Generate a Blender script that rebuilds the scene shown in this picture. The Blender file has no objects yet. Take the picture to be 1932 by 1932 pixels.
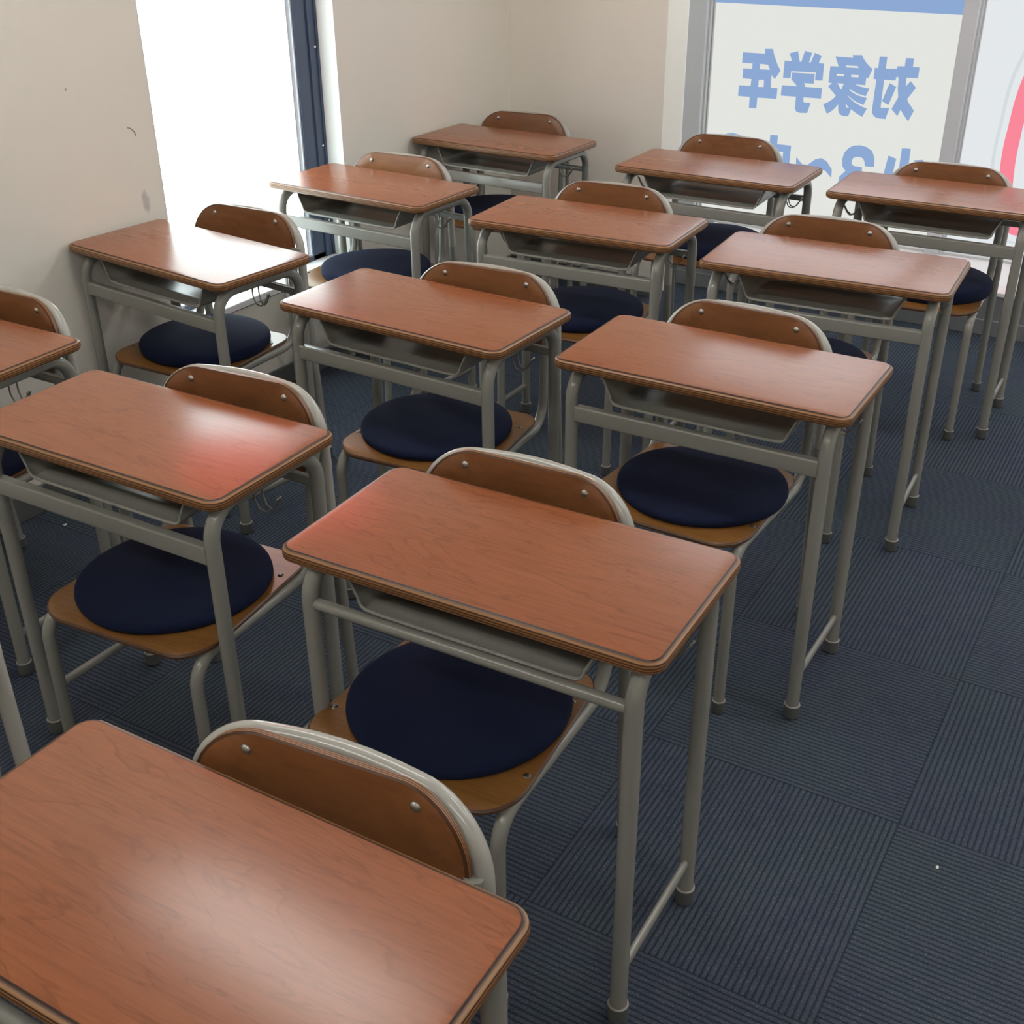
import bpy, bmesh, math, random
from mathutils import Vector, Matrix
random.seed(7)
PI = math.pi
SC = bpy.context.scene
COL = SC.collection

# ------------------------------------------------------------------ camera
F, CZ, PIT, YAW, ROL = 2231.4, 1.5544, .5044, .5473, -.0077
cy, sy = math.cos(YAW), math.sin(YAW)
fwd0 = Vector((-sy, cy, 0)); right0 = Vector((cy, sy, 0)); zz = Vector((0, 0, 1))
fwd = fwd0 * math.cos(PIT) - zz * math.sin(PIT)
up0 = fwd0 * math.sin(PIT) + zz * math.cos(PIT)
right = right0 * math.cos(ROL) + up0 * math.sin(ROL)
up = up0 * math.cos(ROL) - right0 * math.sin(ROL)
cam_d = bpy.data.cameras.new('camera')
cam = bpy.data.objects.new('camera', cam_d); COL.objects.link(cam)
M = Matrix((right, up, -fwd)).transposed().to_4x4(); M.translation = Vector((0, 0, CZ))
cam.matrix_world = M
cam_d.sensor_fit = 'HORIZONTAL'; cam_d.sensor_width = 36.0; cam_d.lens = 36.0 * F / 1932.0
cam_d.clip_start = .05; cam_d.clip_end = 60
SC.camera = cam

# ------------------------------------------------------------------ world, exposure
w = bpy.data.worlds.new('world'); SC.world = w; w.use_nodes = True
w.node_tree.nodes['Background'].inputs[0].default_value = (.75, .87, 1, 1)
w.node_tree.nodes['Background'].inputs[1].default_value = .6
SC.view_settings.view_transform = 'Standard'; SC.view_settings.look = 'None'
SC.view_settings.exposure = 0.0; SC.view_settings.gamma = 1.0; SC.view_settings.use_curve_mapping = False
TUBE_LIGHT = 27.0      # ceiling lamp diffusers
WIN_LEFT = 5.6         # daylight through the frosted film on the left
WIN_FAR = .80

# ------------------------------------------------------------------ materials
class NT:
    def __init__(s, name):
        s.m = bpy.data.materials.new(name); s.m.use_nodes = True
        s.t = s.m.node_tree; s.n = s.t.nodes; s.n.clear()
        s.out = s.n.new('ShaderNodeOutputMaterial')
    def node(s, typ, ins=None, **props):
        nd = s.n.new(typ)
        for k, v in props.items(): setattr(nd, k, v)
        for k, v in (ins or {}).items():
            if isinstance(v, bpy.types.NodeSocket): s.t.links.new(v, nd.inputs[k])
            else: nd.inputs[k].default_value = v
        return nd
    def math(s, op, a, b=None, c=None):
        ins = {0: a}
        if b is not None: ins[1] = b
        if c is not None: ins[2] = c
        return s.node('ShaderNodeMath', ins, operation=op).outputs[0]
    def mix(s, f, a, b, typ='MIX'):
        nd = s.node('ShaderNodeMix', {}, data_type='RGBA', blend_type=typ)
        for k, v in ((0, f), (6, a), (7, b)):
            if isinstance(v, bpy.types.NodeSocket): s.t.links.new(v, nd.inputs[k])
            else: nd.inputs[k].default_value = v
        return nd.outputs[2]
    def ramp(s, f, stops):
        nd = s.node('ShaderNodeValToRGB', {0: f}); e = nd.color_ramp.elements
        e[0].position, e[0].color = stops[0]; e[1].position, e[1].color = stops[-1]
        for p, c in stops[1:-1]:
            x = e.new(p); x.color = c
        return nd.outputs[0]
    def bsdf(s, **ins):
        b = s.node('ShaderNodeBsdfPrincipled', {k.replace('_', ' '): v for k, v in ins.items()})
        s.t.links.new(b.outputs[0], s.out.inputs[0]); return b
    def coords(s): return s.node('ShaderNodeTexCoord').outputs['Object']
    def noise(s, vec, scale, detail=3, rough=.55, dist=0):
        return s.node('ShaderNodeTexNoise', {'Vector': vec, 'Scale': scale, 'Detail': detail, 'Roughness': rough, 'Distortion': dist}).outputs['Fac']
    def bump(s, h, strength, dist):
        return s.node('ShaderNodeBump', {'Height': h, 'Strength': strength, 'Distance': dist}).outputs[0]

def C4(*c): return (c[0], c[1], c[2], 1)
def plain(name, c, rough=.5, metal=0, spec=.5, noise=0, nscale=60, bump=0):
    t = NT(name); col = C4(*c); ins = dict(Roughness=rough, Metallic=metal)
    if noise or bump:
        co = t.coords(); f = t.noise(co, nscale)
        if noise:
            col = t.mix(f, C4(*[x * (1 - noise) for x in c]), C4(*[min(1, x * (1 + noise)) for x in c]))
        if bump: ins['Normal'] = t.bump(f, bump, .002)
    b = t.bsdf(Base_Color=col, **ins); b.inputs['Specular IOR Level'].default_value = spec
    return t.m

def wood(name, base, dark, light, rough, along='X', fine=.35, figure=.6, scl=1.0, spec=.5):
    t = NT(name); co = t.coords()
    info = t.node('ShaderNodeObjectInfo').outputs['Random']
    off = t.node('ShaderNodeCombineXYZ', {0: t.math('MULTIPLY', info, 37.0), 1: t.math('MULTIPLY', info, 19.0), 2: t.math('MULTIPLY', info, 7.0)}).outputs[0]
    v = t.node('ShaderNodeVectorMath', {0: co, 1: off}, operation='ADD').outputs[0]
    sc = (1.6, 9, 3) if along == 'X' else (9, 1.6, 3)
    mp = t.node('ShaderNodeMapping', {'Vector': v, 'Scale': tuple(x * scl for x in sc)}).outputs[0]
    n1 = t.noise(mp, 1.6, 4, .5, .6)                                   # cathedral figure
    rings = t.math('FRACT', t.math('MULTIPLY', n1, 9.0))
    line = t.ramp(rings, [(0, C4(0, 0, 0)), (.07, C4(.75, .75, .75)), (.2, C4(.15, .15, .15)), (1, C4(0, 0, 0))])
    sc2 = (14, 300, 60) if along == 'X' else (300, 14, 60)
    mp2 = t.node('ShaderNodeMapping', {'Vector': v, 'Scale': sc2}).outputs[0]
    n2 = t.noise(mp2, 1.0, 3, .6)
    n3 = t.noise(mp, 1.1, 2, .5)
    c = t.mix(t.math('MULTIPLY', n3, 1.0), C4(*base), C4(*light))
    c = t.mix(t.math('MULTIPLY', t.ramp(n2, [(.42, C4(0, 0, 0)), (.68, C4(1, 1, 1))]), fine), c, C4(*dark))
    c = t.mix(t.math('MULTIPLY', line, figure), c, C4(*dark))
    b = t.bsdf(Base_Color=c, Roughness=rough, Normal=t.bump(n2, .04, .0005))
    b.inputs['Specular IOR Level'].default_value = spec
    return t.m

def ply_edge(name, z0, pitch, a, b_, rough=.4):
    t = NT(name); co = t.coords()
    z = t.node('ShaderNodeSeparateXYZ', {0: co}).outputs[2]
    n = t.noise(co, 9, 2)
    f = t.math('FRACT', t.math('DIVIDE', t.math('ADD', t.math('SUBTRACT', z, z0), t.math('MULTIPLY', n, .0006)), pitch))
    fac = t.ramp(f, [(0, C4(0, 0, 0)), (.35, C4(.2, .2, .2)), (.5, C4(1, 1, 1)), (.85, C4(.9, .9, .9)), (1, C4(0, 0, 0))])
    c = t.mix(fac, C4(*a), C4(*b_))
    t.bsdf(Base_Color=c, Roughness=rough)
    return t.m

def emit(name, c, strength, gloss=True):
    t = NT(name)
    e = t.node('ShaderNodeEmission', {'Color': C4(*c), 'Strength': strength})
    t.t.links.new(e.outputs[0], t.out.inputs[0]); return t.m

MT = {}
MT['top'] = wood('cherry_laminate', (.262, .080, .029), (.125, .034, .014), (.312, .104, .040), .235, 'X', .26, .46, 1.0, .6)
MT['edge'] = ply_edge('striped_ply_edge', 0, .0042, (.060, .020, .007), (.30, .145, .055))
MT['edge_line'] = plain('dark_brown_edge_band', (.045, .019, .011), .35)
MT['seat'] = wood('varnished_seat_ply', (.205, .088, .021), (.095, .036, .009), (.255, .118, .032), .29, 'X', .35, .25, 1.0)
MT['back'] = wood('varnished_back_ply', (.195, .074, .025), (.10, .036, .013), (.24, .095, .034), .32, 'X', .30, .22, 1.0)
MT['ply'] = plain('dark_ply_layer', (.075, .028, .009), .4)
MT['ply_l'] = plain('light_ply_layer', (.26, .112, .036), .4)
MT['metal'] = plain('warm_grey_enamel', (.26, .257, .230), .19, 0, .5, .05, 400)
MT['metal_light'] = plain('pale_grey_enamel', (.38, .372, .335), .16, 0, .55, .03, 400)
MT['tray'] = plain('grey_moulded_plastic', (.29, .288, .255), .3, 0, .5, .06, 500)
MT['rubber'] = plain('dark_grey_rubber_cap', (.085, .09, .088), .6)
MT['cap_ring'] = plain('pale_cap_rim', (.30, .29, .26), .5)
MT['wire'] = plain('grey_steel_wire', (.32, .31, .28), .3, .6)
MT['rivet'] = plain('steel_rivet', (.42, .41, .37), .25, .8)
MT['bolt'] = plain('dark_bolt', (.16, .15, .13), .3, .8)

def fabric():
    t = NT('navy_cushion_knit'); co = t.coords()
    v = t.node('ShaderNodeTexVoronoi', {'Vector': co, 'Scale': 420}).outputs['Distance']
    n = t.noise(co, 6, 3)
    c = t.mix(n, C4(.0055, .0085, .0275), C4(.0090, .0140, .044))
    b = t.bsdf(Base_Color=c, Roughness=.92, Normal=t.bump(v, .5, .0008))
    b.inputs['Sheen Weight'].default_value = .02; b.inputs['Sheen Roughness'].default_value = .5
    b.inputs['Specular IOR Level'].default_value = .15
    return t.m
MT['fabric'] = fabric()

def carpet():
    t = NT('ribbed_blue_carpet_tile'); co = t.coords()
    mp = t.node('ShaderNodeMapping', {'Vector': co, 'Scale': (2, 2, 1)}).outputs[0]
    s = t.node('ShaderNodeSeparateXYZ', {0: mp})
    X, Y = s.outputs[0], s.outputs[1]
    fx, fy = t.math('FLOOR', X), t.math('FLOOR', Y)
    par = t.math('FLOORED_MODULO', t.math('ADD', fx, fy), 2.0)         # 1: ribs run along x
    wob = t.math('MULTIPLY', t.math('SUBTRACT', t.noise(co, 90, 2), .5), .06)
    u = t.math('ADD', t.math('ADD', t.math('MULTIPLY', par, Y), t.math('MULTIPLY', t.math('SUBTRACT', 1.0, par), X)), t.math('MULTIPLY', wob, .12))
    rib = t.math('ABSOLUTE', t.math('SINE', t.math('MULTIPLY', u, PI * 46)))
    # twisted pile loops along each rib
    v = t.math('ADD', t.math('MULTIPLY', par, X), t.math('MULTIPLY', t.math('SUBTRACT', 1.0, par), Y))
    cell = t.node('ShaderNodeTexNoise', {'Vector': co, 'Scale': 420.0, 'Detail': 2.0}).outputs['Fac']
    tuft = t.ramp(cell, [(.32, C4(0, 0, 0)), (.68, C4(1, 1, 1))])
    h = t.math('MULTIPLY', t.math('POWER', rib, .7), t.math('ADD', .55, t.math('MULTIPLY', tuft, .45)))
    n1 = t.noise(co, 26, 3, .6); n2 = t.noise(co, 3.3, 3)
    tile_r = t.node('ShaderNodeTexWhiteNoise', {'Vector': t.node('ShaderNodeCombineXYZ', {0: fx, 1: fy, 2: 0.0}).outputs[0]}, noise_dimensions='3D').outputs[0]
    ca = t.mix(t.ramp(n1, [(.38, C4(0, 0, 0)), (.62, C4(1, 1, 1))]), C4(.068, .090, .130), C4(.090, .104, .146))
    ca = t.mix(t.ramp(n2, [(.4, C4(0, 0, 0)), (.65, C4(1, 1, 1))]), ca, C4(.080, .112, .132))
    spark = t.ramp(t.noise(co, 300, 2, .7), [(.56, C4(0, 0, 0)), (.70, C4(1, 1, 1))])
    ca = t.mix(t.math('MULTIPLY', spark, .5), ca, C4(.30, .33, .37))
    c = t.mix(t.math('MULTIPLY', h, 1.0), C4(.017, .022, .037), ca)
    c = t.mix(t.math('MULTIPLY', tile_r, .14), c, C4(.045, .055, .085))
    # seam
    ex = t.math('ABSOLUTE', t.math('SUBTRACT', t.math('FRACT', t.math('ADD', X, .5)), .5))
    ey = t.math('ABSOLUTE', t.math('SUBTRACT', t.math('FRACT', t.math('ADD', Y, .5)), .5))
    seam = t.math('LESS_THAN', t.math('MINIMUM', ex, ey), .004)
    c = t.mix(t.math('MULTIPLY', seam, .35), c, C4(.012, .016, .026))
    b = t.bsdf(Base_Color=c, Roughness=.95, Normal=t.bump(h, .9, .003))
    b.inputs['Specular IOR Level'].default_value = .12
    return t.m
MT['carpet'] = carpet()

def wallmat(name, c, marks=False):
    t = NT(name); co = t.coords()
    n = t.noise(co, 3.0, 3); f = t.noise(co, 260, 3)
    col = t.mix(n, C4(*[x * .97 for x in c]), C4(*[min(1, x * 1.02) for x in c]))
    if marks:   # smudge rubbed into the wallpaper near the window and a small dot
        def blob(cy_, cz_, ry, rz, amt, col):
            s = t.node('ShaderNodeSeparateXYZ', {0: co})
            a = t.math('DIVIDE', t.math('SUBTRACT', s.outputs[1], cy_), ry)
            b = t.math('DIVIDE', t.math('SUBTRACT', s.outputs[2], cz_), rz)
            d = t.math('ADD', t.math('SQRT', t.math('ADD', t.math('MULTIPLY', a, a), t.math('MULTIPLY', b, b))), t.math('MULTIPLY', t.math('SUBTRACT', t.noise(co, 60, 3), .5), .9))
            m = t.ramp(d, [(.55, C4(1, 1, 1)), (1.0, C4(0, 0, 0))])
            return t.mix(t.math('MULTIPLY', m, amt), col, C4(.30, .30, .31))
        col = blob(2.287, .728, .016, .035, .5, col)
        col = blob(2.085, 1.055, .004, .004, .7, col)
    b = t.bsdf(Base_Color=col, Roughness=.85, Normal=t.bump(f, .25, .001))
    b.inputs['Specular IOR Level'].default_value = .25
    return t.m
MT['wall'] = wallmat('cream_wallpaper', (.84, .80, .72))
MT['wall_m'] = wallmat('cream_wallpaper_scuffed', (.84, .80, .72), True)
MT['ceiling'] = wallmat('ceiling_board', (.82, .81, .78))
MT['white'] = plain('white_gloss_trim', (.90, .90, .92), .16)
MT['reveal'] = plain('white_reveal', (.80, .80, .77), .5)
MT['baseboard'] = plain('dark_grey_baseboard', (.12, .125, .125), .45)
MT['kick'] = plain('grey_kick_wall', (.20, .21, .225), .6)
MT['alu'] = plain('grey_aluminium', (.60, .615, .65), .45)
MT['alu_l'] = plain('bright_aluminium', (.62, .63, .64), .3, .2)
MT['navyframe'] = plain('dark_navy_frame', (.055, .08, .14), .35)
MT['film_w'] = emit('frosted_film_daylight', (.86, 1.0, 1.0), WIN_LEFT)
MT['film_r'] = emit('red_film_daylight', (1.0, .17, .17), WIN_LEFT * .5)
MT['film_cream'] = emit('cream_film_daylight', (.985, 1.0, .95), WIN_FAR * .98)
MT['film_blue'] = emit('blue_lettering_backlit', (.335, .50, .82), WIN_FAR * 1.0)
MT['film_cool'] = emit('white_film_daylight', (.95, .99, 1.02), WIN_FAR * 1.02)
MT['film_red'] = emit('red_ring_backlit', (1.22, .32, .42), WIN_FAR * .97)
MT['film_upper_fill'] = emit('unseen_upper_pane_fill_light', (.93, .98, 1.0), 1.9)  # unseen upper panes, brightness added to light the floor, ledge and desks
MT['film_shadow'] = emit('grey_ring_backlit', (.84, .90, .93), WIN_FAR * 1.0)
MT['lamp'] = emit('lamp_diffuser', (1.0, .985, .95), TUBE_LIGHT)
MT['lint'] = plain('white_paper_scrap', (.8, .8, .78), .8)

# ------------------------------------------------------------------ mesh helpers
def link(name, bm, mats, parent=None, smooth=True, loc=None, angle=40):
    me = bpy.data.meshes.new(name); bmesh.ops.recalc_face_normals(bm, faces=bm.faces[:]); bm.to_mesh(me); bm.free()
    for m in (mats if isinstance(mats, (list, tuple)) else [mats]): me.materials.append(MT[m])
    if smooth:
        me.polygons.foreach_set('use_smooth', [True] * len(me.polygons))
        me.set_sharp_from_angle(angle=math.radians(angle))
    o = bpy.data.objects.new(name, me); COL.objects.link(o)
    if parent: o.parent = parent
    if loc: o.location = loc
    return o
def box(bm, x0, x1, y0, y1, z0, z1, mi=0):
    v = [bm.verts.new((x, y, z)) for z in (z0, z1) for y in (y0, y1) for x in (x0, x1)]
    for f in ((0, 2, 3, 1), (4, 5, 7, 6), (0, 1, 5, 4), (2, 6, 7, 3), (0, 4, 6, 2), (1, 3, 7, 5)):
        bm.faces.new([v[i] for i in f]).material_index = mi
def bevel(bm, off, seg=2):
    bmesh.ops.bevel(bm, geom=bm.edges[:], offset=off, segments=seg, profile=.5, affect='EDGES', clamp_overlap=True)
def fillet(pts, rad, n=8):
    """polyline through pts with rounded corners; rad: one radius or one per inner point"""
    P = [Vector(p) for p in pts]; out = [P[0]]
    rs = rad if isinstance(rad, (list, tuple)) else [rad] * (len(P) - 2)
    for i in range(1, len(P) - 1):
        a, b, c = P[i - 1], P[i], P[i + 1]; r = rs[i - 1]
        d1 = (a - b).normalized(); d2 = (c - b).normalized(); th = d1.angle(d2)
        if r <= 0 or th > PI - .02: out.append(b); continue
        t = r / math.tan(th / 2); ctr = b + (d1 + d2).normalized() * (r / math.sin(th / 2))
        s = b + d1 * t - ctr; e = b + d2 * t - ctr; ang = s.angle(e); ax = s.cross(e).normalized()
        for k in range(n + 1): out.append(ctr + Matrix.Rotation(ang * k / n, 3, ax) @ s)
    out.append(P[-1]); return out
def sweep(bm, path, r, seg=14, closed=False, caps=True, mi=0, prof=None):
    P = [Vector(p) for p in path]; n = len(P)
    T = []
    for i in range(n):
        if closed: t = P[(i + 1) % n] - P[i - 1]
        else: t = P[min(i + 1, n - 1)] - P[max(i - 1, 0)]
        T.append(t.normalized())
    ref = Vector((0, 0, 1)) if abs(T[0].z) < .9 else Vector((0, 1, 0))
    N = (ref - T[0] * ref.dot(T[0])).normalized(); rings = []
    for i in range(n):
        if i: N = (T[i - 1].rotation_difference(T[i])) @ N; N = (N - T[i] * N.dot(T[i])).normalized()
        B = T[i].cross(N)
        if prof: rings.append([bm.verts.new(P[i] + N * a + B * b) for a, b in prof])
        else: rings.append([bm.verts.new(P[i] + (N * math.cos(2 * PI * k / seg) + B * math.sin(2 * PI * k / seg)) * r) for k in range(seg)])
    m = len(rings[0])
    for i in range(n if closed else n - 1):
        A, Bq = rings[i], rings[(i + 1) % n]
        for k in range(m): bm.faces.new((A[k], A[(k + 1) % m], Bq[(k + 1) % m], Bq[k])).material_index = mi
    if caps and not closed:
        bm.faces.new(rings[0]).material_index = mi; bm.faces.new(rings[-1]).material_index = mi
def lathe(bm, prof, cx, cy_, seg=20, mis=None):
    rings = []
    for r, z in prof: rings.append([bm.verts.new((cx + r * math.cos(2 * PI * k / seg), cy_ + r * math.sin(2 * PI * k / seg), z)) for k in range(seg)])
    for i in range(len(rings) - 1):
        for k in range(seg):
            bm.faces.new((rings[i][k], rings[i][(k + 1) % seg], rings[i + 1][(k + 1) % seg], rings[i + 1][k])).material_index = mis[i] if mis else 0
    bm.faces.new(rings[0]).material_index = mis[0] if mis else 0
    bm.faces.new(rings[-1]).material_index = mis[-1] if mis else 0
def rrect(hx, hy, rads, n=7, y0=0):
    """rounded rectangle outline; rads = radii at (+x+y, -x+y, -x-y, +x-y)"""
    pts = []
    for (sx, sy_, a0), r in zip(((1, 1, 0), (-1, 1, PI / 2), (-1, -1, PI), (1, -1, 1.5 * PI)), rads):
        for k in range(n + 1):
            a = a0 + PI / 2 * k / n
            pts.append((sx * (hx - r) + r * math.cos(a), y0 + sy_ * (hy - r) + r * math.sin(a)))
    return pts

def tag(o, label=None, cat=None, group=None, kind=None):
    if label: o['label'] = label
    if cat: o['category'] = cat
    if group: o['group'] = group
    if kind: o['kind'] = kind
    return o
def empty(name, loc=(0, 0, 0), rz=0):
    o = bpy.data.objects.new(name, None); COL.objects.link(o); o.location = loc; o.rotation_euler = (0, 0, rz)
    o.empty_display_size = .1; return o
def copy_tree(root, loc, rz):
    r = root.copy(); COL.objects.link(r); r.location = loc; r.rotation_euler = (0, 0, rz)
    for ch in list(root.children):
        c = ch.copy(); COL.objects.link(c); c.parent = r
        for g in list(ch.children):
            d = g.copy(); COL.objects.link(d); d.parent = c
    return r

# ------------------------------------------------------------------ the room
WX, WY, LY = -2.575, 4.235, 4.45          # left wall, far wall, ledge front
RX, BY, H = 2.3, -2.2, 2.5
GY = 4.86                                  # glass plane of the far window
OY0, OY1, OZ0, OZ1 = 2.354, 3.163, .342, 2.25   # opening in the left wall

bm = bmesh.new(); T0 = Vector((-.2412, 1.7512)); ta = .0107
box(bm, -3.5, 4, -5.2, 4.2, -.05, 0)
fl = link('floor', bm, 'carpet', smooth=False)
fl.location = (T0.x, T0.y, 0); fl.rotation_euler = (0, 0, ta)
tag(fl, kind='structure')
bm = bmesh.new(); box(bm, -3.0, RX + .2, BY - .2, 5.1, H, H + .1); tag(link('ceiling', bm, 'ceiling', smooth=False), kind='structure')

bm = bmesh.new()
box(bm, WX - .16, WX, BY - .1, OY0, 0, H); box(bm, WX - .16, WX, OY1, 5.0, 0, H)
box(bm, WX - .16, WX, OY0, OY1, 0, OZ0 - .02); box(bm, WX - .16, WX, OY0, OY1, OZ1, H)
wl = tag(link('wall_left', bm, 'wall_m', smooth=False), kind='structure')
bm = bmesh.new()
sweep(bm, [(WX + .0006, 2.262, .932), (WX + .0006, 2.272, .929), (WX + .0006, 2.283, .919), (WX + .0006, 2.288, .906)], .0009, 6)
link('scuff_mark', bm, 'baseboard', wl)
bm = bmesh.new(); box(bm, WX, -1.904, WY, WY + .185, 0, H)
tag(link('wall_far', bm, 'wall', smooth=False), kind='structure')
bm = bmesh.new(); box(bm, RX, RX + .1, BY, 5.0, 0, H); tag(link('wall_right', bm, 'wall', smooth=False), kind='structure')
bm = bmesh.new(); box(bm, WX, RX, BY - .1, BY, 0, H); tag(link('wall_back', bm, 'wall', smooth=False), kind='structure')
bm = bmesh.new(); box(bm, WX, RX, GY - .05, GY + .1, 2.3, H); tag(link('wall_above_window', bm, 'wall', smooth=False), kind='structure')
# low grey wall below the far window
bm = bmesh.new(); box(bm, -1.904, RX, LY, LY + .12, 0, .15)
tag(link('wall_low', bm, 'kick', smooth=False), kind='structure')
bm = bmesh.new(); box(bm, WX, WX + .009, BY, WY, 0, .078); bevel(bm, .002, 1)
tag(link('baseboard_left', bm, 'baseboard', smooth=False), kind='structure')
bm = bmesh.new(); box(bm, WX + .009, -1.9, WY - .009, WY, 0, .078); bevel(bm, .002, 1)
tag(link('baseboard_far', bm, 'baseboard', smooth=False), kind='structure')
bm = bmesh.new(); box(bm, -1.9, RX, LY - .008, LY, 0, .06); bevel(bm, .002, 1)
tag(link('baseboard_low', bm, 'kick', smooth=False), kind='structure')

# ---- window_1: tall frosted window in the left wall
w1 = tag(empty('window_1', (0, 0, 0)), kind='structure')
FXi, FXo = -2.652, -2.72
bm = bmesh.new()
# lining of the opening
box(bm, FXi, WX + .001, OY1 - .003, OY1 + .001, OZ0, OZ1); box(bm, FXi, WX + .001, OY0 - .001, OY0 + .003, OZ0, OZ1)
box(bm, FXi, WX + .001, OY0, OY1, OZ1 - .003, OZ1 + .001)
link('reveal', bm, 'reveal', w1, smooth=False)
bm = bmesh.new(); box(bm, FXi - .02, WX + .006, OY0 + .001, OY1 - .001, OZ0 - .016, OZ0 + .006); bevel(bm, .002, 1)
link('window_sill', bm, 'white', w1, smooth=False)
bm = bmesh.new()
box(bm, FXo, FXi, OY1 - .105, OY1 - .045, OZ0, OZ1); box(bm, FXo, FXi + .006, OY1 - .045, OY1, OZ0, OZ1)
box(bm, FXo, FXi + .010, OY1 - .013, OY1 - .001, OZ0, OZ1)
box(bm, FXo, FXi, OY0, OY0 + .07, OZ0, OZ1)
box(bm, FXo, FXi, OY0, OY1, OZ0 - .01, OZ0 + .022); box(bm, FXo, FXi, OY0, OY1, OZ1 - .05, OZ1)
link('window_frame', bm, 'navyframe', w1, smooth=False)
bm = bmesh.new()
box(bm, FXi - .030, FXi - .012, OY1 - .125, OY1 - .118, OZ0 + .022, OZ1 - .05)
box(bm, FXi - .022, FXi - .004, OY1 - .112, OY1 - .106, OZ0 + .022, OZ1 - .05)
box(bm, FXi - .022, FXi - .002, OY0 + .07, OY1 - .106, OZ0 + .022, OZ0 + .028)
link('glazing_bead', bm, 'alu', w1, smooth=False)
bm = bmesh.new(); box(bm, FXi - .042, FXi - .036, OY0 + .06, OY1 - .1, OZ0 + .02, 1.42); link('frosted_pane', bm, 'film_w', w1, smooth=False)
bm = bmesh.new(); box(bm, FXi - .042, FXi - .036, OY0 + .06, OY1 - .1, 1.42, OZ1 - .05); link('red_film', bm, 'film_r', w1, smooth=False)
for z in (1.03, .72, .47):
    bm = bmesh.new(); bmesh.ops.create_uvsphere(bm, u_segments=10, v_segments=6, radius=.0035)
    link('screw', bm, 'white', w1, loc=(FXi + .009, OY1 - .022, z))

# ---- window_2: shop front glazing with printed film along the far side
w2 = tag(empty('window_2', (0, 0, 0)), kind='structure')
bm = bmesh.new(); box(bm, -1.9, RX, LY - .004, GY, .150, .166); bevel(bm, .002, 1)
link('window_ledge', bm, 'white', w2, smooth=False)
posts = [(-2.067, -1.989), (-.996, -.942), (.05, .104), (1.10, 1.154), (2.15, 2.204)]
for a, b in posts:
    bm = bmesh.new(); box(bm, a, b, GY - .06, GY + .03, .15, 2.3); bevel(bm, .002, 1)
    p = link('mullion', bm, 'alu', w2, smooth=False)
    bm = bmesh.new(); box(bm, b + .0005, b + .008, GY - .035, GY, .166, 2.3); box(bm, b + .010, b + .014, GY - .012, GY, .166, 2.3)
    link('glazing_strip', bm, 'alu_l', p, smooth=False)
bm = bmesh.new(); box(bm, -2.56, RX, GY - .03, GY + .03, .150, .1745)
link('bottom_rail', bm, 'alu_l', w2, smooth=False)
def pane(x0, x1, z0, z1, m, name):
    bm = bmesh.new(); box(bm, x0, x1, GY + .004, GY + .009, z0, z1); return link(name, bm, m, w2, smooth=False)
pane(-1.989, -.990, .17, 1.042, 'film_cream', 'printed_film')
pane(-1.989, -.990, 1.042, 1.12, 'film_blue', 'blue_band')
pane(-1.989, -.990, 1.12, 2.3, 'film_upper_fill', 'upper_fill_pane')  # out of view; its stronger glow is added fill light
pane(-.945, .055, .17, 1.22, 'film_cool', 'printed_film')
pane(-.945, .055, 1.22, 2.3, 'film_upper_fill', 'upper_fill_pane')
pane(.10, 1.105, .17, 2.3, 'film_cool', 'printed_film'); pane(1.15, 2.155, .17, 2.3, 'film_cool', 'printed_film'); pane(2.2, RX, .17, 2.3, 'film_cool', 'printed_film')
pane(-2.56, -2.06, .17, 2.3, 'film_cool', 'printed_film')
def flat_shape(polys, y, m, name, parent, th=.0006):
    cu = bpy.data.curves.new('outline', 'CURVE'); cu.dimensions = '2D'; cu.fill_mode = 'BOTH'; cu.extrude = th / 2
    for P in polys:
        sp = cu.splines.new('POLY'); sp.points.add(len(P) - 1)
        for i, (a, b) in enumerate(P): sp.points[i].co = (a, b, 0, 1)
        sp.use_cyclic_u = True
    tmp = bpy.data.objects.new('outline', cu)
    me = bpy.data.meshes.new_from_object(tmp); bpy.data.objects.remove(tmp); bpy.data.curves.remove(cu)
    me.transform(Matrix(((1, 0, 0, 0), (0, 0, -1, y), (0, 1, 0, 0), (0, 0, 0, 1))))
    me.materials.clear(); me.materials.append(MT[m]); me.name = name
    o = bpy.data.objects.new(name, me); COL.objects.link(o); o.parent = parent; return o
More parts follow.
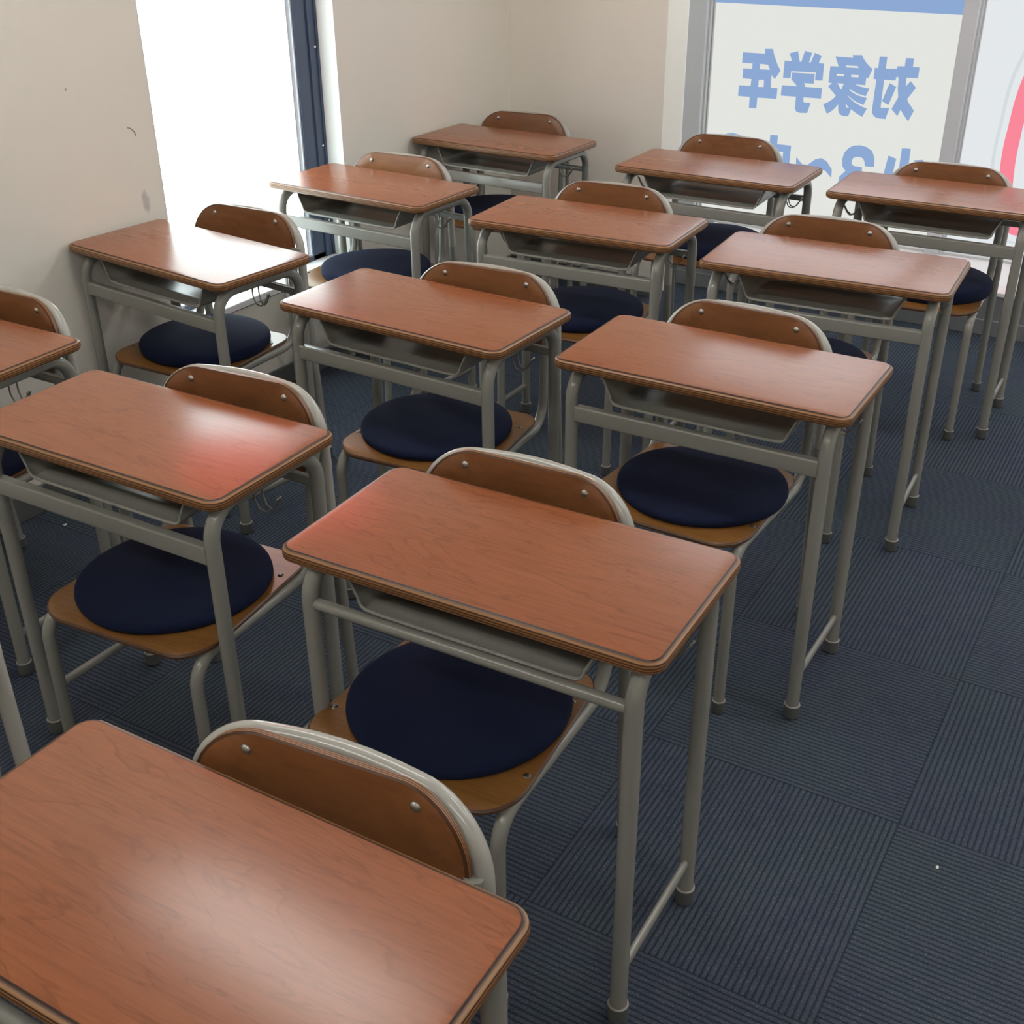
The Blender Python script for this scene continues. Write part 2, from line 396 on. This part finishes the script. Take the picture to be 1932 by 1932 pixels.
SIGN = [('nen', [[(-1.846, 0.86), (-1.75, 0.861), (-1.754, 0.879), (-1.72, 0.881), (-1.714, 0.861), (-1.703, 0.838), (-1.693, 0.819), (-1.68, 0.801), (-1.701, 0.767), (-1.716, 0.782), (-1.715, 0.733), (-1.686, 0.733), (-1.686, 0.692), (-1.768, 0.69), (-1.768, 0.647), (-1.8, 0.646), (-1.801, 0.69), (-1.852, 0.69), (-1.851, 0.732), (-1.801, 0.733), (-1.8, 0.76), (-1.839, 0.76), (-1.839, 0.799), (-1.801, 0.799), (-1.801, 0.82), (-1.846, 0.82)], [(-1.768, 0.821), (-1.735, 0.82), (-1.725, 0.801), (-1.768, 0.8)], [(-1.768, 0.76), (-1.746, 0.76), (-1.745, 0.733), (-1.769, 0.732)]]), ('gaku_top', [[(-1.667, 0.84), (-1.637, 0.84), (-1.649, 0.869), (-1.616, 0.879), (-1.605, 0.84), (-1.598, 0.84), (-1.588, 0.882), (-1.558, 0.876), (-1.567, 0.84), (-1.559, 0.841), (-1.547, 0.877), (-1.518, 0.868), (-1.527, 0.84), (-1.505, 0.84), (-1.504, 0.776), (-1.534, 0.775), (-1.535, 0.804), (-1.636, 0.802), (-1.636, 0.775), (-1.667, 0.775)]]), ('gaku_bottom', [[(-1.631, 0.797), (-1.538, 0.799), (-1.538, 0.762), (-1.579, 0.761), (-1.573, 0.755), (-1.573, 0.747), (-1.503, 0.748), (-1.502, 0.708), (-1.574, 0.707), (-1.573, 0.69), (-1.567, 0.687), (-1.542, 0.688), (-1.552, 0.648), (-1.584, 0.646), (-1.598, 0.65), (-1.605, 0.661), (-1.605, 0.707), (-1.669, 0.706), (-1.669, 0.746), (-1.605, 0.747), (-1.632, 0.772)]]), ('zou', [[(-1.463, 0.869), (-1.393, 0.869), (-1.396, 0.879), (-1.36, 0.881), (-1.353, 0.87), (-1.34, 0.855), (-1.325, 0.842), (-1.312, 0.833), (-1.324, 0.798), (-1.332, 0.801), (-1.332, 0.772), (-1.373, 0.772), (-1.351, 0.765), (-1.314, 0.761), (-1.325, 0.731), (-1.356, 0.738), (-1.39, 0.752), (-1.388, 0.746), (-1.358, 0.732), (-1.319, 0.725), (-1.329, 0.697), (-1.366, 0.71), (-1.397, 0.729), (-1.394, 0.724), (-1.365, 0.704), (-1.337, 0.692), (-1.314, 0.685), (-1.328, 0.653), (-1.355, 0.665), (-1.376, 0.678), (-1.384, 0.65), (-1.406, 0.65), (-1.419, 0.655), (-1.426, 0.667), (-1.43, 0.692), (-1.441, 0.676), (-1.457, 0.661), (-1.471, 0.652), (-1.49, 0.687), (-1.468, 0.699), (-1.454, 0.71), (-1.443, 0.723), (-1.479, 0.757), (-1.464, 0.769), (-1.479, 0.771), (-1.479, 0.832), (-1.446, 0.833)], [(-1.418, 0.839), (-1.371, 0.84), (-1.366, 0.833), (-1.416, 0.832)], [(-1.45, 0.806), (-1.42, 0.806), (-1.42, 0.798), (-1.45, 0.798)], [(-1.392, 0.806), (-1.363, 0.807), (-1.363, 0.798), (-1.392, 0.798)], [(-1.443, 0.771), (-1.417, 0.771), (-1.425, 0.747)], [(-1.4, 0.697), (-1.385, 0.683), (-1.397, 0.683)]]), ('tai', [[(-1.291, 0.88), (-1.262, 0.881), (-1.261, 0.838), (-1.219, 0.84), (-1.218, 0.85), (-1.191, 0.851), (-1.191, 0.881), (-1.161, 0.882), (-1.16, 0.851), (-1.135, 0.851), (-1.135, 0.812), (-1.178, 0.811), (-1.177, 0.779), (-1.16, 0.8), (-1.137, 0.777), (-1.164, 0.734), (-1.157, 0.721), (-1.132, 0.693), (-1.148, 0.652), (-1.169, 0.675), (-1.183, 0.693), (-1.192, 0.668), (-1.218, 0.692), (-1.199, 0.738), (-1.205, 0.768), (-1.208, 0.81), (-1.217, 0.811), (-1.218, 0.798), (-1.262, 0.797), (-1.261, 0.695), (-1.257, 0.693), (-1.227, 0.695), (-1.236, 0.653), (-1.266, 0.653), (-1.282, 0.659), (-1.291, 0.671), (-1.293, 0.689), (-1.292, 0.797), (-1.303, 0.797), (-1.304, 0.838), (-1.291, 0.838)]]), ('tai_dot', [[(-1.239, 0.787), (-1.212, 0.775), (-1.232, 0.706), (-1.259, 0.718)]]), ('three', [[(-1.254, 0.466), (-1.291, 0.465), (-1.295, 0.482), (-1.302, 0.494), (-1.316, 0.499), (-1.329, 0.498), (-1.342, 0.492), (-1.347, 0.479), (-1.345, 0.468), (-1.336, 0.461), (-1.302, 0.46), (-1.299, 0.421), (-1.327, 0.419), (-1.341, 0.407), (-1.346, 0.387), (-1.336, 0.366), (-1.315, 0.36), (-1.298, 0.367), (-1.289, 0.387), (-1.251, 0.387), (-1.256, 0.355), (-1.28, 0.333), (-1.319, 0.323), (-1.356, 0.328), (-1.382, 0.349), (-1.392, 0.379), (-1.389, 0.413), (-1.367, 0.438), (-1.382, 0.455), (-1.386, 0.481), (-1.382, 0.507), (-1.367, 0.528), (-1.348, 0.54), (-1.322, 0.544), (-1.295, 0.54), (-1.271, 0.527), (-1.258, 0.503)]]), ('shou_mid', [[(-1.156, 0.549), (-1.122, 0.551), (-1.118, 0.348), (-1.14, 0.335), (-1.175, 0.332), (-1.169, 0.368), (-1.156, 0.372)]]), ('shou_left', [[(-1.204, 0.516), (-1.172, 0.507), (-1.181, 0.406), (-1.217, 0.413)]]), ('shou_right', [[(-1.102, 0.509), (-1.068, 0.514), (-1.048, 0.454), (-1.078, 0.437)]]), ('tilde', [[(-1.577, 0.47), (-1.549, 0.445), (-1.526, 0.445), (-1.497, 0.47), (-1.471, 0.478), (-1.448, 0.467), (-1.423, 0.437), (-1.422, 0.404), (-1.449, 0.429), (-1.465, 0.432), (-1.489, 0.407), (-1.519, 0.387), (-1.552, 0.389), (-1.574, 0.415)]]), ('naka', [[(-1.697, 0.548), (-1.664, 0.549), (-1.664, 0.514), (-1.604, 0.514), (-1.604, 0.411), (-1.664, 0.409), (-1.666, 0.35), (-1.7, 0.349), (-1.699, 0.408), (-1.76, 0.405), (-1.758, 0.511), (-1.697, 0.514)], [(-1.725, 0.482), (-1.697, 0.484), (-1.698, 0.437), (-1.727, 0.437)], [(-1.663, 0.485), (-1.635, 0.486), (-1.635, 0.439), (-1.664, 0.438)]]), ('three', [[(-1.792, 0.462), (-1.829, 0.461), (-1.833, 0.478), (-1.84, 0.49), (-1.854, 0.495), (-1.867, 0.494), (-1.88, 0.488), (-1.885, 0.475), (-1.883, 0.464), (-1.874, 0.457), (-1.84, 0.456), (-1.837, 0.417), (-1.865, 0.415), (-1.879, 0.403), (-1.884, 0.383), (-1.874, 0.362), (-1.853, 0.356), (-1.836, 0.363), (-1.827, 0.383), (-1.789, 0.383), (-1.794, 0.351), (-1.818, 0.329), (-1.857, 0.319), (-1.894, 0.324), (-1.92, 0.345), (-1.93, 0.375), (-1.927, 0.409), (-1.905, 0.434), (-1.92, 0.451), (-1.924, 0.477), (-1.92, 0.503), (-1.905, 0.524), (-1.886, 0.536), (-1.86, 0.54), (-1.833, 0.536), (-1.809, 0.523), (-1.796, 0.499)]])]

glyph = {'nen': 'first', 'gaku_top': 0}
CH = [('mirrored character 年', (0,)), ('mirrored character 学', (1, 2)), ('mirrored character 象', (3,)), ('mirrored character 対', (4, 5)),
      ('mirrored digit 3', (6,)), ('mirrored character 小', (7, 8, 9)), ('mirrored wave dash', (10,)), ('mirrored character 中', (11,)), ('mirrored digit 3', (12,))]
for lab, idx in CH:
    polys = []
    for i in idx: polys += SIGN[i][1]
    o = flat_shape(polys, GY + .0025, 'film_blue', 'printed_character', w2)
    o['label'] = 'blue ' + lab + ' on the window film'
# red ring on the second film
def ringpts(left, n=8):
    L = [(x, z) for x, z in left]; R = [(2 * -.43 - x, z) for x, z in reversed(left)]
    P = L + R; out = []
    m = len(P)
    for i in range(m):
        p0, p1, p2, p3 = (Vector(P[(i + k) % m]) for k in (-1, 0, 1, 2))
        for k in range(n):
            t = k / n
            out.append(tuple(.5 * ((2 * p1) + (p2 - p0) * t + (2 * p0 - 5 * p1 + 4 * p2 - p3) * t * t + (3 * p1 - p0 - 3 * p2 + p3) * t ** 3)))
    return out
outer = [(-.56, .262), (-.673, .2685), (-.707, .279), (-.745, .33), (-.768, .41), (-.780, .511), (-.783, .588), (-.779, .669), (-.773, .764), (-.758, .849), (-.72, .955), (-.65, 1.05), (-.54, 1.11)]
inner = [(-.56, .318), (-.64, .323), (-.67, .335), (-.70, .37), (-.718, .42), (-.727, .50), (-.730, .560), (-.729, .62), (-.726, .686), (-.708, .79), (-.675, .89), (-.61, .985), (-.53, 1.045)]
sh_o = [(x - .030 - .004, z + (.03 if z > .7 else -.03 if z < .4 else 0)) for x, z in outer]
sh_i = [(x - .022, z + (.022 if z > .7 else -.022 if z < .4 else 0)) for x, z in outer]
flat_shape([ringpts(sh_o), ringpts(sh_i)], GY + .0030, 'film_shadow', 'grey_outline', w2)
flat_shape([ringpts(outer), ringpts(inner)], GY + .0020, 'film_red', 'red_ring', w2)

# ---- ceiling lights
k = 0
for (lx, ly, lab) in ((-1.66, 1.66, 'above the second row of desks by the left windows'), (.55, 1.85, 'above the aisle beside the second row'),
                      (-1.62, -.55, 'behind the nearest desk'), (.55, -.55, 'above the open floor behind the camera'),
                      (-.15, 3.75, 'above the farthest row, towards the aisle'), (1.6, 3.75, 'above the right end of the shop window')):
    L = tag(empty('ceiling_light', (lx, ly, H)), 'recessed twin-tube ceiling light ' + lab, 'ceiling light', 'ceiling lights')
    bm = bmesh.new(); box(bm, -.64, .64, -.17, .17, -.03, 0); bevel(bm, .006, 1); link('housing', bm, 'ceiling', L, smooth=False)
    for s in (-1, 1):
        bm = bmesh.new(); sweep(bm, [(-.60, s * .105, -.052), (.60, s * .105, -.052)], .018, 14)
        link('diffuser', bm, 'lamp', L)

# ------------------------------------------------------------------ the school desk
def desk_proto(round_bar):
    D = empty('school_desk')
    # table top: cherry laminate, dark line, rounded striped plywood edge
    bm = bmesh.new()
    prof = [(-.0065, .6860, 0), (-.0055, .6858, 1), (-.0045, .6846, 1), (-.0015, .6838, 2), (.0010, .6815, 2), (.0020, .6775, 2), (.0020, .6735, 2), (.0010, .6690, 2), (-.0020, .6660, 2), (-.0060, .6645, 2)]
    rings = []
    for ins, z, mi in prof:
        hx, hy = .3 + ins, .1545 + ins; r = .026 + ins
        rings.append([bm.verts.new((x, y, z)) for x, y in rrect(hx, hy, (r,) * 4)])
    n = len(rings[0])
    for i in range(len(rings) - 1):
        for q in range(n): bm.faces.new((rings[i][q], rings[i][(q + 1) % n], rings[i + 1][(q + 1) % n], rings[i + 1][q])).material_index = prof[i + 1][2]
    bm.faces.new(rings[0]).material_index = 0; bm.faces.new(rings[-1]).material_index = 2
    link('desktop', bm, ['top', 'edge_line', 'edge'], D, angle=28)
    X, R_ = .262, .0135
    for sx in (-1, 1):
        for sy_ in (-1, 1):
            Y = .1335 * sy_
            path = fillet([(sx * X, Y, .026), (sx * X, Y, .6505), (sx * X, 0, .6505)], .056, 10)
            bm = bmesh.new(); sweep(bm, path, R_, 18)
            leg = link('leg', bm, 'metal', D)
            bm = bmesh.new(); lathe(bm, [(.0125, 0), (.0165, .003), (.0165, .030), (.0163, .0315), (.0138, .032)], sx * X, Y, 20, [0, 0, 1, 1, 1])
            link('foot_cap', bm, ['rubber', 'cap_ring'], leg)
        bm = bmesh.new()
        sweep(bm, [(sx * X, -.126, .098), (sx * X, .126, .092)], 0, prof=[(.0105 * math.cos(a), .0065 * math.sin(a)) for a in [2 * PI * q / 14 for q in range(14)]])
        link('stretcher', bm, 'metal', D)
        # double wire bag hook
        h = [(.236, -.010, .662), (.236, -.010, .606), (.244, -.009, .588), (.257, -.006, .583), (.268, -.004, .592), (.284, -.002, .617), (.286, .0, .619),
             (.284, .002, .617), (.268, .004, .592), (.257, .006, .583), (.244, .009, .588), (.236, .010, .606), (.236, .010, .662)]
        h = [(sx * a, b + .01, c) for a, b, c in h]
        bm = bmesh.new(); sweep(bm, fillet(h, .006, 3), .0019, 8); link('bag_hook', bm, 'wire', D)
    bm = bmesh.new()
    if round_bar: sweep(bm, [(-.252, -.1335, .592), (.252, -.1335, .592)], .0095, 16)
    else:
        pr = [(a * .5, b * .5) for a, b in rrect(.034, .020, (.008,) * 4, 5)]
        sweep(bm, [(-.252, -.1335, .570), (.252, -.1335, .570)], 0, prof=pr)
    link('front_crossbar', bm, 'metal', D)
    bm = bmesh.new(); sweep(bm, [(-.254, .1335, .585), (.254, .1335, .585)], 0, prof=[(a * .5, b * .5) for a, b in rrect(.018, .014, (.005,) * 4, 4)]); link('rear_crossbar', bm, 'metal', D)
    # moulded book tray: flared trough, low back wall
    half = [(.212, .6632), (.207, .6630), (.1985, .648), (.186, .622)]
    for q in range(7):
        a = q / 6 * math.radians(66); half.append((.1635 + .020 * math.cos(a), .6185 - .020 * math.sin(a) * 1.03))
    half.append((.15, .598)); half.append((.08, .598)); half.append((0, .598))
    line = [(-x, z) for x, z in half[:-1]] + [half[-1]] + list(reversed(half[:-1]))
    rows = [(-.121, .0035), (-.1185, 0), (-.10, 0), (-.092, .004), (-.078, .004), (-.070, 0), (0, 0), (.030, 0), (.038, .003), (.050, .003), (.058, 0), (.090, 0), (.100, .0015)]
    bm = bmesh.new(); g = []
    for y, dz in rows:
        row = []
        for x, z in line:
            zz_ = z + (dz if (abs(x) < .155 or y > .07 or y < -.118) else 0)
            xx = x * (1 - .03 * (y + .12) / .22)
            row.append(bm.verts.new((xx, y, min(zz_, .6634))))
        g.append(row)
    for i in range(len(g) - 1):
        for q in range(len(line) - 1): bm.faces.new((g[i][q], g[i][q + 1], g[i + 1][q + 1], g[i + 1][q]))
    sweep(bm, [(x, -.1212, z - .0010) for x, z in line if z < .66], .0023, 8)
    tr_ = link('book_tray', bm, 'tray', D, angle=50)
    so = tr_.modifiers.new('solid', 'SOLIDIFY'); so.thickness = .0024; so.offset = -1
    return D

# ------------------------------------------------------------------ the school chair
def chair_proto():
    Cq = empty('school_chair')
    # plywood seat with rolled front edge
    bm = bmesh.new()
    def seat_z(x, y):
        z = .4005 - .004 * math.exp(-((x / .13) ** 2 + ((y + .01) / .12) ** 2))
        if y < -.15: z -= .008 * ((-.15 - y) / .055) ** 2
        return z
    out = [(x * (1 - .10 * (y + .2) / .36), y) for x, y in rrect(.189, .180, (.045, .045, .070, .070), 8)]
    m = len(out); fr = [1, .985, .93, .8, .6, .35, .12]
    top = []; bot = []
    for f in fr:
        top.append([bm.verts.new((x * f, y * f - .024, seat_z(x * f, y * f - .024) - (.0025 if f == 1 else 0))) for x, y in out])
    for f in (.99, .93, .6, .12):
        bot.append([bm.verts.new((x * f, y * f - .024, seat_z(x * f, y * f - .024) - .0095 + (.001 if f == .99 else 0))) for x, y in out])
    def strip(A, B, mi):
        for q in range(m): bm.faces.new((A[q], A[(q + 1) % m], B[(q + 1) % m], B[q])).material_index = mi
    for i in range(len(top) - 1): strip(top[i], top[i + 1], 1 if i == 0 else 0)
    for i in range(len(bot) - 1): strip(bot[i], bot[i + 1], 0)
    lay = [top[0]] + [[bm.verts.new(p.co.lerp(q_.co, t) + Vector((0, 0, 0))) for p, q_ in zip(top[0], bot[0])] for t in (.22, .42, .62, .82)] + [bot[0]]
    for i in range(5): strip(lay[i], lay[i + 1], 1 + i % 2)
    bm.faces.new(top[-1]); bm.faces.new(bot[-1])
    seat = link('seat', bm, ['seat', 'ply', 'ply_l'], Cq, angle=35)
    for x, y in ((-.170, -.108), (.170, -.108), (-.152, .078), (.152, .078)):
        bm = bmesh.new(); z = seat_z(x, y) - .0008; lathe(bm, [(.0062, z), (.0062, z + .0008), (.0045, z + .0024), (.0015, z + .0029)], x, y, 14)
        link('bolt', bm, 'bolt', seat)
    # curved plywood backrest
    def arc(x): return .207 - .020 * (x / .18) ** 2
    bm = bmesh.new()
    o2 = rrect(.176, .0860, (.082, .082, .055, .055), 9, .6345)
    o2 = [(x, z + .004 * math.cos(min(1, abs(x) / .172) * PI / 2)) for x, z in o2]
    cz_ = .6345; n = len(o2)
    def P(x, z, dy): return (x, arc(x) + dy + (z - .64) * .10, z)
    fs = (1, .975, .8, .5, .2); F_ = []; B_ = []
    for f in fs:
        F_.append([bm.verts.new(P(x * f, cz_ + (z - cz_) * f, -.0055 + (.0022 if f == 1 else 0))) for x, z in o2])
        B_.append([bm.verts.new(P(x * f, cz_ + (z - cz_) * f, .0055 - (.0022 if f == 1 else 0))) for x, z in o2])
    for R_ in (F_, B_):
        for i in range(len(fs) - 1):
            for q in range(n): bm.faces.new((R_[i][q], R_[i][(q + 1) % n], R_[i + 1][(q + 1) % n], R_[i + 1][q])).material_index = 1 if i == 0 else 0
        bm.faces.new(R_[-1])
    lay = [F_[0]] + [[bm.verts.new(p.co.lerp(q_.co, t)) for p, q_ in zip(F_[0], B_[0])] for t in (.2, .4, .6, .8)] + [B_[0]]
    for i in range(5):
        for q in range(n): bm.faces.new((lay[i][q], lay[i][(q + 1) % n], lay[i + 1][(q + 1) % n], lay[i + 1][q])).material_index = 2 - i % 2
    back = link('backrest', bm, ['back', 'ply', 'ply_l'], Cq, angle=35)
    for x in (-.107, .107):
        bm = bmesh.new(); lathe(bm, [(.0068, 0), (.0066, .0012), (.0048, .0030), (.0016, .0038)], 0, 0, 16)
        p = P(x, .699, -.0052); bm.transform(Matrix.Translation(p) @ Matrix.Rotation(PI / 2, 4, 'X'))
        link('rivet', bm, 'rivet', back)
    # frame
    X, R_ = .184, .0118
    pa = [Vector((-X - .0005, .2045, .45)), Vector((-X, .2028, .55)), Vector((-X, .2020, .62))]
    loop = []
    hx, top_, rr = X, .7085, .088
    for q in range(0, 13):
        a = PI - PI / 2 * q / 12
        loop.append((-(hx - rr) + rr * math.cos(a), (top_ - rr) + rr * math.sin(a)))
    for q in range(1, 6): loop.append((-(hx - rr) + 2 * (hx - rr) * q / 6, top_ + .004 * math.sin(PI * q / 6)))
    loop += [(-x, z) for x, z in reversed(loop[:13])]
    lp = [Vector((x, arc(x) + .0172 + (z - .64) * .10, z)) for x, z in loop]
    full = pa + lp + [Vector((-p.x, p.y, p.z)) for p in reversed(pa)]
    bm = bmesh.new(); sweep(bm, full, R_, 16); link('back_frame', bm, 'metal_light', Cq)
    X = .168
    for sx in (-1, 1):
        bm = bmesh.new(); sweep(bm, fillet([(sx * X, -.196, .024), (sx * X, -.192, .3795), (sx * X, -.118, .3795)], .050, 9), R_, 16)
        lf = link('leg', bm, 'metal', Cq)
        bm = bmesh.new(); lathe(bm, [(.011, 0), (.0142, .003), (.0142, .028), (.0140, .0295), (.012, .030)], sx * X, -.196, 18, [0, 0, 1, 1, 1]); link('foot_cap', bm, ['rubber', 'cap_ring'], lf)
        bm = bmesh.new(); sweep(bm, fillet([(sx * X, -.122, .3795), (sx * .170, .158, .3795), (sx * .1715, .172, .56), (sx * .178, .190, .64)], [.062, .1], 9), R_ * .96, 16)
        link('side_rail', bm, 'metal', Cq)
        bm = bmesh.new(); sweep(bm, [(sx * .1845, .2045, .455), (sx * .1865, .232, .024)], R_, 16)
        lr = link('leg', bm, 'metal', Cq)
        bm = bmesh.new(); lathe(bm, [(.011, 0), (.0142, .003), (.0142, .028), (.0140, .0295), (.012, .030)], sx * .1867, .2335, 18, [0, 0, 1, 1, 1]); link('foot_cap', bm, ['rubber', 'cap_ring'], lr)
    for y in (-.11, .11):
        bm = bmesh.new(); sweep(bm, [(-X + .008, y, .377), (X - .008, y, .377)], .008, 12); link('seat_crossbar', bm, 'metal', Cq)
    return Cq

def cushion_mesh(th, dome, seed):
    rnd = random.Random(seed); bm = bmesh.new(); R0 = .1765; seg = 64
    ph = [rnd.uniform(0, 6.28) for _ in range(4)]
    def rad(a): return R0 * (1 + .006 * math.sin(2 * a + ph[0]) + .005 * math.sin(3 * a + ph[1]))
    prof = [(0, dome), (.25, dome * .97), (.5, dome * .86), (.7, dome * .66), (.84, dome * .44), (.93, dome * .20), (.975, -.0005), (.994, -th * .20), (1.0, -th * .5), (.99, -th * .80), (.96, -th), (.6, -th), (.2, -th)]
    rings = []
    for f, z in prof[1:]:
        row = []
        for q in range(seg):
            a = 2 * PI * q / seg; r = rad(a) * f
            w_ = .0012 * math.sin(3 * a + ph[2]) * f if z > -th * .9 else 0
            row.append(bm.verts.new((r * math.cos(a), r * math.sin(a), th + z + w_)))
        rings.append(row)
    c = bm.verts.new((0, 0, th + dome)); b = bm.verts.new((0, 0, 0))
    for q in range(seg):
        bm.faces.new((c, rings[0][q], rings[0][(q + 1) % seg])); bm.faces.new((b, rings[-1][(q + 1) % seg], rings[-1][q]))
    for i in range(len(rings) - 1):
        for q in range(seg): bm.faces.new((rings[i][q], rings[i][(q + 1) % seg], rings[i + 1][(q + 1) % seg], rings[i + 1][q]))
    return bm

# ------------------------------------------------------------------ placing them
DESKS = {  # x, y, turn of each desk
 'D1': (-.692, .530, .017), 'D2': (-.764, 1.243, .028), 'D3': (-.781, 2.082, .008), 'D4': (-.798, 2.843, .062), 'D5': (-.741, 3.661, .025),
 'D6': (-1.530, 1.281, .014), 'D7': (-1.481, 2.057, -.035), 'D8': (-1.505, 2.881, .049), 'D9': (-1.437, 3.647, .004),
 'D10': (-2.270, 1.371, .017), 'D11': (-2.259, 2.116, -.105), 'D12': (-2.268, 2.913, -.045), 'D13': (-2.262, 3.674, -.040)}
CHAIRS = {  # seat centre x, y, turn
 'D1': (-.653, .524, .100), 'D2': (-.838, 1.225, .045), 'D3': (-.816, 2.090, -.030), 'D4': (-.868, 2.862, .085), 'D5': (-.742, 3.655, .070),
 'D6': (-1.476, 1.272, .085), 'D7': (-1.428, 2.054, .075), 'D8': (-1.532, 2.916, .080), 'D9': (-1.498, 3.720, .055),
 'D10': (-2.272, 1.372, .03), 'D11': (-2.298, 2.184, .035), 'D12': (-2.309, 2.932, .070), 'D13': (-2.320, 3.746, .100),
 'D14': (-1.434, .530, .03)}
DLAB = {
 'D1': 'largest cherry-topped desk, nearest the camera at the bottom left, with broad soft glare',
 'D2': 'centre front cherry-topped desk with a round front bar and pink glare on its left corner',
 'D3': 'cherry-topped desk directly behind the centre front desk, beside the open carpet',
 'D4': 'cherry-topped desk fourth from the camera beside the aisle, with a pale right end',
 'D5': 'farthest right cherry-topped desk, in front of the red ring on the window',
 'D6': 'cherry-topped desk at the left with strong pink glare on its right half',
 'D7': 'middle column cherry-topped desk with a whitish left corner and chipped front corner',
 'D8': 'middle column cherry-topped desk between the desk with whitish corner and the lettered window',
 'D9': 'cherry-topped desk in front of the blue lettering with daylight under its top',
 'D10': 'cherry-topped desk cut off by the left edge, only its right end showing',
 'D11': 'desk against the left wall whose top half mirrors the white window',
 'D12': 'cherry-topped desk beside the dark window frame, with a white glare band',
 'D13': 'smallest cherry-topped desk, in the far left corner of the room'}
CLAB = {
 'D1': 'school chair with the largest brown backrest, pushed behind the nearest desk',
 'D2': 'school chair pushed under the centre front desk with the round bar',
 'D3': 'school chair pushed under the desk directly behind the centre front desk',
 'D4': 'school chair pushed under the fourth desk from the camera beside the aisle',
 'D5': 'school chair overlapping the red ring, at the farthest right desk',
 'D6': 'school chair pushed under the left desk with strong pink glare',
 'D7': 'school chair pushed under the middle column desk with a whitish left corner',
 'D8': 'school chair in the centre of the classroom, third of the middle column',
 'D9': 'school chair overlapping the lower blue characters on the window',
 'D10': 'school chair cut off by the left edge against the cream wall',
 'D11': 'school chair with backrest silhouetted against the bright white window',
 'D12': 'school chair beside the dark window frame at the desk with glare band',
 'D13': 'smallest school chair, in the far left corner under the corner desk',
 'D14': 'school chair of which only one grey tube shows at the lower left edge'}
KLAB = {
 'D2': 'large round navy cushion on the seat under the centre front desk',
 'D3': 'round navy cushion on the seat under the desk behind the centre front one',
 'D4': 'round navy cushion mostly hidden behind the backrest of the third aisle chair',
 'D5': 'thick round navy cushion at the far right in front of the white ledge',
 'D6': 'large round navy cushion on the chair at the left, under the pink-glare desk',
 'D7': 'round navy cushion under the middle column desk with the whitish corner',
 'D8': 'round navy cushion in the shade, third of the middle column',
 'D9': 'thick round navy cushion by the ledge below the blue lettering',
 'D10': 'round navy cushion barely showing at the left edge under the cut-off desk',
 'D11': 'puffy navy cushion lit by the left window, under the desk mirroring it',
 'D12': 'flat-lying navy cushion beside the sill of the left window',
 'D13': 'small dark navy cushion on the chair in the far left corner'}
dA = desk_proto(True); dB = desk_proto(False); usedA = usedB = False
for k, (x, y, a) in DESKS.items():
    if k in ('D1', 'D2'):
        if not usedA: d = dA; usedA = True; d.location = (x, y, 0); d.rotation_euler = (0, 0, a)
        else: d = copy_tree(dA, (x, y, 0), a)
    else:
        if not usedB: d = dB; usedB = True; d.location = (x, y, 0); d.rotation_euler = (0, 0, a)
        else: d = copy_tree(dB, (x, y, 0), a)
    tag(d, DLAB[k], 'desk', 'school desks')
ch = chair_proto(); first = True
for k, (x, y, a) in CHAIRS.items():
    if first: c = ch; first = False; c.location = (x, y, 0); c.rotation_euler = (0, 0, a)
    else: c = copy_tree(ch, (x, y, 0), a)
    tag(c, CLAB[k], 'chair', 'school chairs')
CUSH = {'D2': (.018, .0035, 0, -.012), 'D3': (.018, .005, .016, -.012), 'D4': (.020, .005, 0, 0), 'D5': (.036, .012, .02, .0), 'D6': (.018, .0035, -.010, -.022), 'D7': (.018, .004, -.02, -.01),
        'D8': (.026, .010, .0, 0), 'D9': (.036, .012, .03, .0), 'D10': (.02, .005, 0, 0), 'D11': (.028, .012, .0, -.01), 'D12': (.026, .010, .02, .0), 'D13': (.026, .008, -.01, .0)}
for i, (k, (th, dome, ox, oy)) in enumerate(CUSH.items()):
    x, y, a = CHAIRS[k]; cs, sn = math.cos(a), math.sin(a)
    o = link('seat_cushion', cushion_mesh(th, dome, i), 'fabric', None, loc=(x + cs * ox - sn * oy, y + sn * ox + cs * oy, .3985), angle=60)
    tag(o, KLAB[k], 'cushion', 'navy seat cushions')
# scraps on the carpet
for (x, y, r_, lab) in ((-.154, 1.677, .0028, 'tiny white scrap on the carpet in the aisle near the lower right'), (-2.459, 1.735, .004, 'tiny white scrap on the carpet by the left wall')):
    bm = bmesh.new(); bmesh.ops.create_icosphere(bm, subdivisions=2, radius=r_); bm.transform(Matrix.Diagonal((1, 1.5, .5, 1)))
    tag(link('paper_scrap', bm, 'lint', None, loc=(x, y, r_ * .5)), lab, 'paper scrap')
